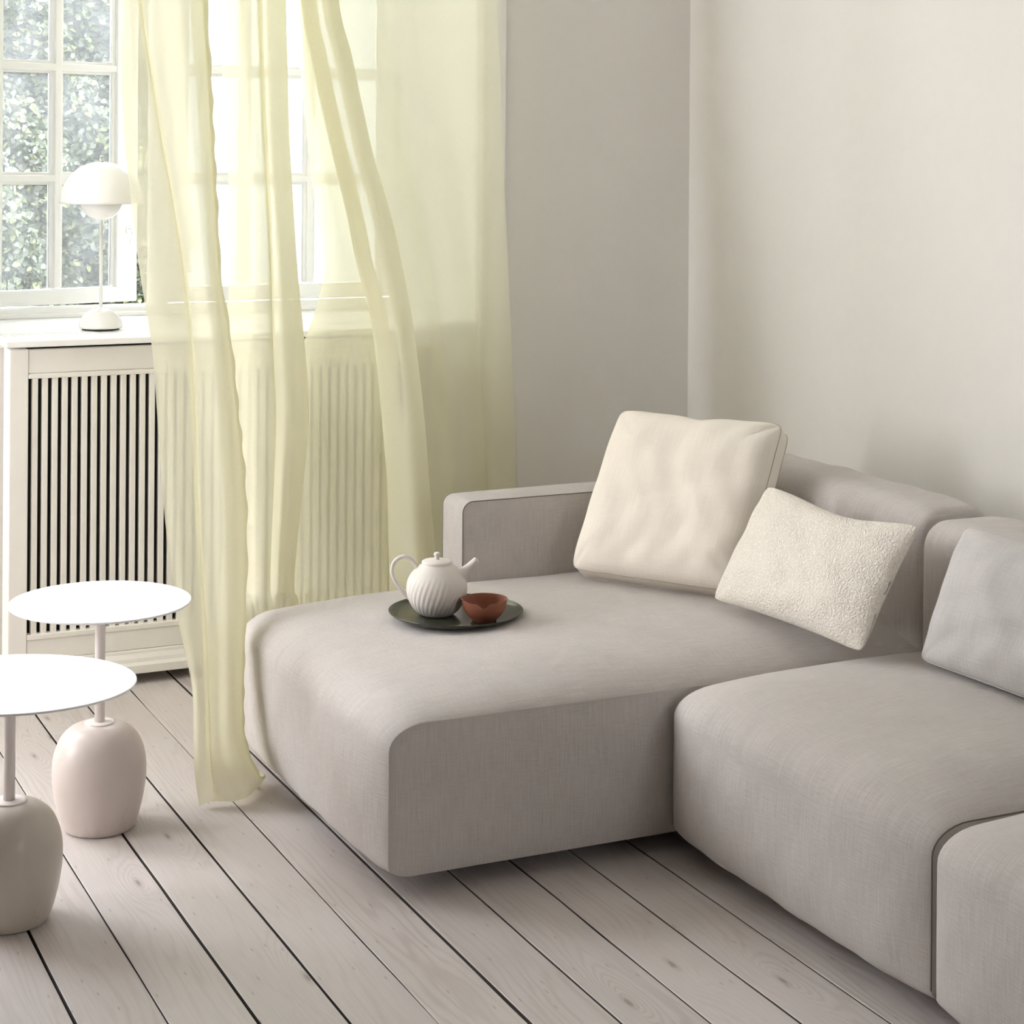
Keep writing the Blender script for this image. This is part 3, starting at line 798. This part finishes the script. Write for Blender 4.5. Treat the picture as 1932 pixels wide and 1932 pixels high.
def bowl_mesh():
    prof_o = [(0.0, 0.027), (0.003, 0.0285), (0.010, 0.036), (0.020, 0.0445), (0.031, 0.0495), (0.041, 0.0515), (0.0485, 0.0528), (0.0505, 0.0540)]
    prof_i = [(0.0508, 0.0530), (0.0490, 0.0508), (0.040, 0.0488), (0.030, 0.0465), (0.019, 0.0405), (0.010, 0.030), (0.006, 0.016), (0.0055, 0.004)]
    prof = prof_o + prof_i
    seg = 96; vs = []; fs = []
    adir = math.atan2(-(DV.y), -(DV.x))
    for z, r in prof:
        for j in range(seg):
            a = 2 * math.pi * j / seg
            d = (a - adir + math.pi) % (2 * math.pi) - math.pi
            k = max(0.0, (z - 0.020) / 0.031)
            pull = math.exp(-(d / 0.20) ** 2) * k ** 2
            wing = (math.exp(-((abs(d) - 0.55) / 0.3) ** 2)) * k ** 2
            rr = r * (1 + 0.07 * pull - 0.02 * wing)
            zz = z - 0.012 * pull * 1.0 - 0.003 * wing
            vs.append((rr * math.cos(a), rr * math.sin(a), zz))
    n = len(prof)
    for i in range(n - 1):
        for j in range(seg):
            k = (j + 1) % seg
            fs.append((i * seg + j, i * seg + k, (i + 1) * seg + k, (i + 1) * seg + j))
    fs.append(tuple(range(seg - 1, -1, -1))); fs.append(tuple((n - 1) * seg + j for j in range(seg)))
    return mesh_of(vs, fs, 'bowl')
o = add_obj('bowl', bowl_mesh(), M['terracotta'], None, True); o.location = (1.800, 3.950, ZT + 0.0049)
tag(o, 'small brown terracotta bowl with a pouring lip beside the teapot', 'bowl')

GRID_A = [[[1.208,5.047,2.62],[1.207,5.043,2.62],[1.219,5.045,2.62],[1.209,5.056,2.62],[1.214,5.044,2.62],[1.271,5.037,2.62],[1.332,5.027,2.62],[1.389,5.031,2.62],[1.431,5.052,2.62],[1.43,5.07,2.62],[1.419,5.076,2.62],[1.386,5.073,2.62]],[[1.202,5.02,2.258],[1.213,5.013,2.258],[1.237,5.016,2.259],[1.227,5.031,2.26],[1.232,5.015,2.259],[1.284,5.005,2.26],[1.34,4.992,2.26],[1.393,4.997,2.261],[1.433,5.026,2.263],[1.432,5.05,2.264],[1.421,5.058,2.264],[1.391,5.054,2.264]],[[1.196,4.992,1.896],[1.219,4.984,1.897],[1.255,4.988,1.898],[1.245,5.006,1.899],[1.25,4.986,1.898],[1.297,4.974,1.899],[1.348,4.958,1.9],[1.397,4.964,1.902],[1.435,5.0,1.906],[1.434,5.03,1.908],[1.423,5.04,1.909],[1.396,5.035,1.907]],[[1.19,4.957,1.711],[1.225,4.949,1.711],[1.273,4.953,1.713],[1.263,4.971,1.713],[1.268,4.951,1.712],[1.31,4.939,1.713],[1.356,4.923,1.714],[1.401,4.929,1.715],[1.437,4.965,1.717],[1.436,4.995,1.718],[1.425,5.005,1.718],[1.401,5.0,1.718]],[[1.192,4.923,1.528],[1.236,4.915,1.528],[1.294,4.919,1.529],[1.285,4.937,1.529],[1.29,4.917,1.529],[1.325,4.905,1.529],[1.365,4.889,1.529],[1.404,4.895,1.53],[1.437,4.931,1.53],[1.437,4.961,1.53],[1.428,4.971,1.53],[1.406,4.966,1.53]],[[1.197,4.864,1.348],[1.248,4.856,1.348],[1.313,4.86,1.347],[1.304,4.878,1.347],[1.309,4.858,1.347],[1.336,4.846,1.348],[1.369,4.83,1.348],[1.401,4.836,1.347],[1.431,4.872,1.346],[1.432,4.902,1.345],[1.423,4.912,1.345],[1.405,4.907,1.345]],[[1.204,4.795,1.172],[1.257,4.787,1.172],[1.324,4.791,1.17],[1.315,4.809,1.169],[1.319,4.789,1.17],[1.341,4.777,1.17],[1.368,4.761,1.171],[1.396,4.767,1.17],[1.422,4.803,1.167],[1.423,4.833,1.165],[1.415,4.843,1.165],[1.4,4.838,1.165]],[[1.214,4.715,1.002],[1.261,4.707,1.001],[1.322,4.711,0.998],[1.313,4.729,0.997],[1.317,4.709,0.999],[1.341,4.697,0.999],[1.37,4.681,0.999],[1.4,4.687,0.998],[1.428,4.723,0.993],[1.424,4.753,0.99],[1.407,4.763,0.99],[1.393,4.758,0.991]],[[1.205,4.62,0.84],[1.248,4.612,0.838],[1.305,4.616,0.835],[1.296,4.634,0.833],[1.3,4.614,0.835],[1.327,4.602,0.835],[1.358,4.586,0.836],[1.39,4.592,0.833],[1.419,4.628,0.827],[1.413,4.658,0.824],[1.392,4.668,0.823],[1.378,4.663,0.825]],[[1.193,4.525,0.684],[1.233,4.517,0.682],[1.286,4.521,0.678],[1.277,4.539,0.676],[1.281,4.519,0.679],[1.31,4.507,0.679],[1.344,4.491,0.679],[1.378,4.497,0.676],[1.408,4.533,0.668],[1.397,4.563,0.664],[1.369,4.573,0.664],[1.356,4.568,0.666]],[[1.185,4.429,0.535],[1.22,4.421,0.533],[1.268,4.425,0.529],[1.26,4.443,0.526],[1.263,4.423,0.529],[1.29,4.411,0.529],[1.322,4.395,0.53],[1.354,4.401,0.526],[1.383,4.437,0.516],[1.371,4.467,0.512],[1.343,4.477,0.512],[1.331,4.472,0.514]],[[1.184,4.334,0.391],[1.212,4.326,0.39],[1.253,4.33,0.385],[1.245,4.348,0.382],[1.249,4.328,0.386],[1.271,4.316,0.387],[1.297,4.3,0.388],[1.324,4.306,0.384],[1.351,4.342,0.373],[1.334,4.372,0.368],[1.298,4.382,0.369],[1.291,4.377,0.371]],[[1.197,4.262,0.259],[1.212,4.254,0.259],[1.24,4.258,0.255],[1.232,4.276,0.251],[1.235,4.256,0.256],[1.254,4.244,0.257],[1.276,4.228,0.259],[1.3,4.234,0.254],[1.325,4.27,0.242],[1.303,4.3,0.237],[1.26,4.31,0.239],[1.256,4.305,0.241]],[[1.187,4.208,0.153],[1.202,4.2,0.153],[1.228,4.204,0.149],[1.221,4.222,0.145],[1.224,4.202,0.15],[1.242,4.19,0.151],[1.264,4.174,0.153],[1.288,4.18,0.148],[1.313,4.216,0.135],[1.292,4.246,0.129],[1.251,4.256,0.131],[1.247,4.25,0.133]],[[1.181,4.172,0.079],[1.196,4.164,0.08],[1.223,4.168,0.075],[1.216,4.186,0.07],[1.219,4.166,0.076],[1.245,4.154,0.076],[1.275,4.138,0.077],[1.306,4.144,0.071],[1.335,4.18,0.056],[1.304,4.21,0.051],[1.247,4.22,0.056],[1.243,4.215,0.058]],[[1.19,4.164,0.006],[1.201,4.165,0.011],[1.219,4.171,0.011],[1.234,4.167,0.011],[1.249,4.161,0.011],[1.272,4.161,0.008],[1.307,4.17,0.012],[1.363,4.241,0.014],[1.378,4.268,0.023],[1.364,4.275,0.03],[1.343,4.298,0.03],[1.327,4.316,0.03]]]
GRID_B = [[[1.491,5.082,2.62],[1.521,5.061,2.62],[1.549,5.037,2.62],[1.595,5.033,2.62],[1.581,5.038,2.62],[1.602,5.022,2.62],[1.64,5.027,2.62],[1.674,5.046,2.62],[1.66,5.07,2.62],[1.632,5.085,2.62]],[[1.495,5.091,2.268],[1.524,5.063,2.268],[1.551,5.031,2.266],[1.596,5.025,2.267],[1.583,5.032,2.267],[1.604,5.011,2.266],[1.64,5.017,2.268],[1.674,5.043,2.27],[1.66,5.075,2.27],[1.634,5.095,2.271]],[[1.499,5.1,1.916],[1.527,5.065,1.915],[1.553,5.025,1.913],[1.597,5.018,1.914],[1.585,5.026,1.914],[1.606,5.0,1.913],[1.64,5.008,1.915],[1.674,5.04,1.919],[1.66,5.08,1.921],[1.636,5.105,1.922]],[[1.503,5.083,1.723],[1.53,5.048,1.722],[1.555,5.008,1.722],[1.598,5.001,1.722],[1.587,5.009,1.722],[1.608,4.983,1.722],[1.64,4.991,1.723],[1.674,5.023,1.725],[1.66,5.063,1.726],[1.638,5.088,1.727]],[[1.509,5.065,1.531],[1.535,5.03,1.531],[1.559,4.99,1.531],[1.602,4.983,1.532],[1.59,4.991,1.532],[1.61,4.965,1.532],[1.642,4.973,1.532],[1.675,5.005,1.533],[1.662,5.045,1.533],[1.641,5.07,1.532]],[[1.513,5.036,1.341],[1.539,5.001,1.342],[1.563,4.961,1.343],[1.605,4.954,1.343],[1.594,4.962,1.342],[1.613,4.936,1.343],[1.645,4.944,1.343],[1.678,4.976,1.341],[1.665,5.016,1.34],[1.644,5.041,1.34]],[[1.505,5.001,1.153],[1.533,4.966,1.154],[1.559,4.926,1.156],[1.603,4.919,1.156],[1.592,4.927,1.155],[1.613,4.901,1.157],[1.646,4.909,1.155],[1.681,4.941,1.153],[1.667,4.981,1.15],[1.643,5.006,1.149]],[[1.476,4.96,0.969],[1.511,4.925,0.971],[1.544,4.885,0.973],[1.595,4.878,0.972],[1.584,4.886,0.972],[1.609,4.86,0.973],[1.648,4.868,0.971],[1.687,4.9,0.966],[1.668,4.94,0.963],[1.639,4.965,0.962]],[[1.463,4.908,0.789],[1.5,4.873,0.791],[1.534,4.833,0.794],[1.587,4.826,0.793],[1.576,4.834,0.792],[1.602,4.808,0.794],[1.643,4.816,0.791],[1.683,4.848,0.785],[1.663,4.888,0.781],[1.632,4.913,0.779]],[[1.461,4.855,0.612],[1.491,4.82,0.616],[1.52,4.78,0.62],[1.566,4.773,0.618],[1.556,4.781,0.617],[1.578,4.755,0.62],[1.614,4.763,0.616],[1.65,4.795,0.609],[1.634,4.835,0.603],[1.608,4.86,0.601]],[[1.457,4.79,0.441],[1.48,4.755,0.446],[1.501,4.715,0.452],[1.541,4.708,0.45],[1.53,4.716,0.45],[1.548,4.69,0.453],[1.578,4.698,0.449],[1.61,4.73,0.44],[1.599,4.77,0.433],[1.579,4.795,0.43]],[[1.45,4.76,0.351],[1.472,4.725,0.356],[1.492,4.685,0.363],[1.529,4.678,0.361],[1.519,4.686,0.36],[1.536,4.66,0.364],[1.565,4.668,0.36],[1.595,4.7,0.35],[1.586,4.74,0.342],[1.567,4.765,0.339]],[[1.45,4.66,0.3],[1.472,4.66,0.3],[1.492,4.66,0.3],[1.529,4.66,0.3],[1.519,4.66,0.3],[1.536,4.66,0.3],[1.565,4.66,0.3],[1.595,4.66,0.3],[1.586,4.66,0.3],[1.567,4.66,0.3]],[[1.46,4.6,0.012],[1.482,4.63,0.012],[1.502,4.6,0.012],[1.539,4.63,0.012],[1.529,4.6,0.012],[1.546,4.63,0.012],[1.575,4.6,0.012],[1.605,4.63,0.012],[1.596,4.6,0.012],[1.577,4.63,0.012]]]
GRID_C = [[[1.728,5.109,2.62],[1.704,5.073,2.62],[1.716,5.043,2.62],[1.715,5.031,2.62],[1.677,5.031,2.62],[1.666,5.02,2.62],[1.691,5.002,2.62],[1.707,4.995,2.62],[1.729,5.0,2.62],[1.762,5.025,2.62],[1.749,5.043,2.62],[1.734,5.067,2.62],[1.847,5.08,2.62],[1.941,5.069,2.62],[2.041,5.078,2.62],[2.139,5.069,2.62],[2.289,5.076,2.62],[2.31,5.068,2.62],[2.346,5.073,2.62]],[[1.737,5.144,2.276],[1.721,5.096,2.274],[1.741,5.056,2.272],[1.74,5.04,2.272],[1.702,5.04,2.271],[1.691,5.026,2.27],[1.719,5.002,2.27],[1.738,4.992,2.27],[1.762,4.999,2.27],[1.796,5.032,2.272],[1.784,5.057,2.274],[1.77,5.088,2.274],[1.884,5.106,2.278],[1.972,5.092,2.278],[2.067,5.103,2.281],[2.159,5.092,2.282],[2.291,5.1,2.285],[2.316,5.09,2.285],[2.354,5.096,2.286]],[[1.746,5.18,1.932],[1.738,5.12,1.927],[1.766,5.07,1.925],[1.765,5.05,1.923],[1.727,5.05,1.922],[1.716,5.032,1.92],[1.747,5.002,1.919],[1.769,4.99,1.919],[1.795,4.998,1.921],[1.83,5.04,1.925],[1.819,5.071,1.927],[1.806,5.11,1.929],[1.921,5.132,1.935],[2.003,5.114,1.937],[2.093,5.128,1.942],[2.179,5.114,1.944],[2.293,5.125,1.95],[2.322,5.112,1.95],[2.362,5.12,1.952]],[[1.755,5.167,1.778],[1.755,5.107,1.776],[1.791,5.057,1.774],[1.79,5.037,1.773],[1.752,5.037,1.772],[1.741,5.019,1.771],[1.775,4.989,1.771],[1.8,4.977,1.771],[1.828,4.985,1.772],[1.864,5.027,1.775],[1.854,5.062,1.776],[1.842,5.11,1.778],[1.958,5.13,1.782],[2.034,5.112,1.784],[2.119,5.126,1.787],[2.199,5.112,1.788],[2.295,5.123,1.792],[2.328,5.11,1.792],[2.37,5.118,1.794]],[[1.767,5.153,1.625],[1.775,5.093,1.624],[1.819,5.043,1.624],[1.818,5.023,1.624],[1.78,5.023,1.623],[1.769,5.005,1.623],[1.804,4.975,1.623],[1.829,4.963,1.623],[1.857,4.971,1.624],[1.894,5.013,1.625],[1.885,5.052,1.626],[1.877,5.11,1.626],[1.99,5.128,1.629],[2.061,5.11,1.63],[2.142,5.124,1.631],[2.216,5.11,1.632],[2.298,5.121,1.634],[2.333,5.108,1.634],[2.378,5.116,1.635]],[[1.782,5.14,1.473],[1.8,5.08,1.474],[1.853,5.03,1.474],[1.852,5.01,1.474],[1.813,5.01,1.474],[1.802,4.992,1.474],[1.836,4.962,1.475],[1.86,4.95,1.475],[1.889,4.958,1.475],[1.926,5.0,1.475],[1.919,5.043,1.474],[1.914,5.11,1.474],[2.023,5.127,1.474],[2.089,5.109,1.475],[2.164,5.123,1.475],[2.233,5.109,1.475],[2.301,5.12,1.476],[2.337,5.107,1.476],[2.384,5.115,1.476]],[[1.791,5.107,1.322],[1.818,5.047,1.323],[1.88,4.997,1.325],[1.879,4.977,1.325],[1.841,4.977,1.326],[1.829,4.959,1.326],[1.866,4.929,1.327],[1.893,4.917,1.327],[1.923,4.925,1.327],[1.962,4.967,1.325],[1.958,5.02,1.323],[1.961,5.11,1.32],[2.068,5.125,1.319],[2.127,5.107,1.319],[2.196,5.121,1.318],[2.257,5.107,1.318],[2.303,5.118,1.318],[2.343,5.105,1.318],[2.392,5.113,1.317]],[[1.805,5.073,1.172],[1.836,5.013,1.175],[1.9,4.963,1.176],[1.899,4.943,1.177],[1.861,4.943,1.178],[1.85,4.925,1.179],[1.887,4.895,1.18],[1.915,4.883,1.181],[1.946,4.891,1.18],[1.986,4.933,1.176],[1.985,4.996,1.173],[1.997,5.11,1.166],[2.103,5.123,1.163],[2.156,5.105,1.163],[2.22,5.119,1.161],[2.276,5.105,1.161],[2.305,5.116,1.16],[2.348,5.103,1.159],[2.4,5.111,1.158]],[[1.759,5.04,1.025],[1.827,4.98,1.028],[1.93,4.93,1.029],[1.929,4.91,1.03],[1.89,4.91,1.032],[1.879,4.892,1.034],[1.912,4.862,1.035],[1.937,4.85,1.035],[1.965,4.858,1.034],[2.004,4.9,1.029],[2.009,4.973,1.023],[2.034,5.11,1.011],[2.131,5.121,1.007],[2.18,5.103,1.006],[2.24,5.117,1.003],[2.292,5.103,1.003],[2.307,5.114,1.002],[2.352,5.101,1.001],[2.408,5.109,0.999]],[[1.688,5.0,0.883],[1.794,4.94,0.885],[1.936,4.89,0.884],[1.934,4.87,0.886],[1.896,4.87,0.888],[1.885,4.852,0.89],[1.918,4.822,0.892],[1.943,4.81,0.892],[1.972,4.818,0.89],[2.01,4.86,0.884],[2.021,4.945,0.874],[2.058,5.11,0.855],[2.153,5.119,0.85],[2.199,5.101,0.85],[2.257,5.115,0.846],[2.305,5.101,0.845],[2.311,5.112,0.844],[2.358,5.099,0.843],[2.415,5.107,0.84]],[[1.663,4.96,0.742],[1.782,4.9,0.743],[1.936,4.85,0.742],[1.935,4.83,0.744],[1.897,4.83,0.746],[1.885,4.812,0.75],[1.919,4.782,0.752],[1.944,4.77,0.752],[1.973,4.778,0.749],[2.012,4.82,0.741],[2.028,4.917,0.727],[2.076,5.11,0.699],[2.17,5.117,0.693],[2.215,5.099,0.693],[2.27,5.113,0.688],[2.316,5.099,0.687],[2.315,5.11,0.686],[2.364,5.097,0.685],[2.423,5.105,0.68]],[[1.646,4.927,0.602],[1.774,4.867,0.603],[1.938,4.817,0.6],[1.936,4.797,0.603],[1.898,4.797,0.606],[1.887,4.779,0.609],[1.92,4.749,0.612],[1.943,4.737,0.612],[1.972,4.745,0.609],[2.011,4.787,0.6],[2.032,4.894,0.581],[2.09,5.11,0.543],[2.183,5.116,0.536],[2.226,5.098,0.536],[2.28,5.112,0.53],[2.326,5.098,0.529],[2.319,5.109,0.528],[2.369,5.096,0.526],[2.43,5.104,0.521]],[[1.633,4.886,0.465],[1.762,4.826,0.466],[1.926,4.776,0.462],[1.924,4.756,0.466],[1.887,4.756,0.469],[1.876,4.738,0.473],[1.911,4.708,0.476],[1.937,4.696,0.476],[1.968,4.704,0.472],[2.008,4.746,0.461],[2.033,4.865,0.437],[2.101,5.11,0.387],[2.196,5.114,0.378],[2.238,5.096,0.378],[2.291,5.11,0.372],[2.334,5.096,0.371],[2.323,5.107,0.37],[2.374,5.094,0.368],[2.435,5.102,0.362]],[[1.619,4.84,0.339],[1.748,4.78,0.34],[1.913,4.73,0.336],[1.911,4.71,0.34],[1.874,4.71,0.343],[1.862,4.692,0.348],[1.901,4.662,0.351],[1.929,4.65,0.351],[1.962,4.658,0.346],[2.004,4.7,0.334],[2.033,4.833,0.303],[2.113,5.11,0.238],[2.211,5.112,0.229],[2.25,5.094,0.229],[2.301,5.108,0.221],[2.343,5.094,0.22],[2.326,5.105,0.22],[2.378,5.092,0.218],[2.44,5.1,0.21]],[[1.619,4.7,0.25],[1.748,4.7,0.25],[1.913,4.7,0.25],[1.911,4.7,0.25],[1.874,4.7,0.25],[1.862,4.692,0.25],[1.901,4.662,0.25],[1.929,4.65,0.25],[1.962,4.658,0.25],[2.004,4.7,0.25],[2.033,4.7,0.25],[2.113,5.11,0.25],[2.211,5.112,0.25],[2.25,5.094,0.25],[2.301,5.108,0.25],[2.343,5.094,0.25],[2.326,5.105,0.25],[2.378,5.092,0.25],[2.44,5.1,0.25]],[[1.619,4.63,0.012],[1.748,4.65,0.012],[1.913,4.63,0.012],[1.911,4.65,0.012],[1.874,4.63,0.012],[1.862,4.65,0.012],[1.901,4.63,0.012],[1.929,4.65,0.012],[1.962,4.63,0.012],[2.004,4.65,0.012],[2.033,4.63,0.012],[2.113,5.11,0.012],[2.211,5.112,0.012],[2.25,5.094,0.012],[2.301,5.108,0.012],[2.343,5.094,0.012],[2.326,5.105,0.012],[2.378,5.092,0.012],[2.44,5.1,0.012]]]
# ------------------------------------------------------------------ curtains
def curtain(name, label, grid, nu, nv, scallop=None, hem=None, ripple=0.004):
    G = np.array(grid)
    R_, C_ = G.shape[:2]
    rows = catmull(G, np.linspace(0, R_ - 1, nv))                      # nv, C, 3
    S = catmull(np.swapaxes(rows, 0, 1), np.linspace(0, C_ - 1, nu))     # nu, nv, 3
    S = np.swapaxes(S, 0, 1)                                           # nv, nu, 3
    s = np.linspace(0, 1, nu)[None, :]; v = np.linspace(0, 1, nv)[:, None]
    ph = rng.uniform(0, 6.28, 6)
    fade = np.clip((1 - v) * 12, 0, 1)
    S[:, :, 1] += fade * ripple * (np.sin(s * 40 + 3 * np.sin(v * 4 + ph[0]) + ph[1]) * 0.8 + np.sin(s * 83 + 5 * v + ph[2]) * 0.35 * (0.4 + v))
    if scallop is not None:
        k = int(round(scallop / (C_ - 1) * (nu - 1)))
        w = np.exp(-((np.arange(nu) - k) / 2.2) ** 2)[None, :]
        S[:, :, 0] += w * 0.0026 * np.sin(v * 150 + 2 * np.sin(v * 23))
    S[:, :, 2] = np.maximum(S[:, :, 2], 0.004)
    V = S.reshape(-1, 3)
    du = np.concatenate([np.zeros((nv, 1)), np.cumsum(np.linalg.norm(np.diff(S, axis=1), axis=2), 1)], 1)
    dv = np.concatenate([np.zeros((1, nu)), np.cumsum(np.linalg.norm(np.diff(S, axis=0), axis=2), 0)], 0)
    UV = np.stack([du, dv], 2).reshape(-1, 2)
    i, j = np.meshgrid(np.arange(nv - 1), np.arange(nu - 1), indexing='ij')
    q = (i * nu + j).ravel()
    def sub(sel):
        F = np.stack([q, q + 1, q + nu + 1, q + nu], 1)[sel]
        used = np.unique(F); mp = np.full(len(V), -1); mp[used] = np.arange(len(used))
        return mesh_of(V[used], mp[F], 'cloth', UV[used])
    jj = j.ravel()
    cut = nu if hem is None else int(round(hem / (C_ - 1) * (nu - 1)))
    o = add_obj(name, sub(jj < cut), M['curtain'], None, True)
    tag(o, label, 'curtain', 'sheer curtains at the window')
    if scallop is not None:                        # narrow turned hem along the rippled edge
        T = S[:, k - 7:k + 1].copy(); T[:, :, 1] -= 0.0030
        m_ = T.shape[1]
        a_, b_ = np.meshgrid(np.arange(nv - 1), np.arange(m_ - 1), indexing='ij'); g = (a_ * m_ + b_).ravel()
        UT = np.stack([du, dv], 2)[:, k - 7:k + 1].reshape(-1, 2)
        add_obj('hem', mesh_of(T.reshape(-1, 3), np.stack([g, g + 1, g + m_ + 1, g + m_], 1), 'hem', UT), M['curtain'], o, True)
    if hem is not None:
        h = add_obj('hem', sub(jj >= cut), M['curtain'], o, True)
    return o
curtain('curtain', 'pale yellow sheer curtain sweeping to the floor, with a rippled edge, left of the chaise', GRID_A, 130, 300, scallop=8, hem=None, ripple=0.0007)
curtain('curtain', 'narrow pale yellow sheer curtain falling behind the chaise corner, between the other two', GRID_B, 110, 220, ripple=0.001)
curtain('curtain', 'wide pale yellow sheer curtain with a hanging fold, its flat side by the grey wall', GRID_C, 220, 220, hem=16, ripple=0.001)
rod = thing('curtain_rod', 'slim white curtain rod above the window carrying the yellow curtains', 'curtain rod', (1.6, 5.05, 2.66))
add_obj('rod', tube_mesh([(-1.0, 0, 0), (1.05, 0, 0)], 0.011, 16, 'rod'), M['trim'], rod, True)
for xb in (-0.95, 1.0):
    box('bracket', xb - 0.01, xb + 0.01, 0.0, 0.275, -0.01, 0.01, M['trim'], rod)
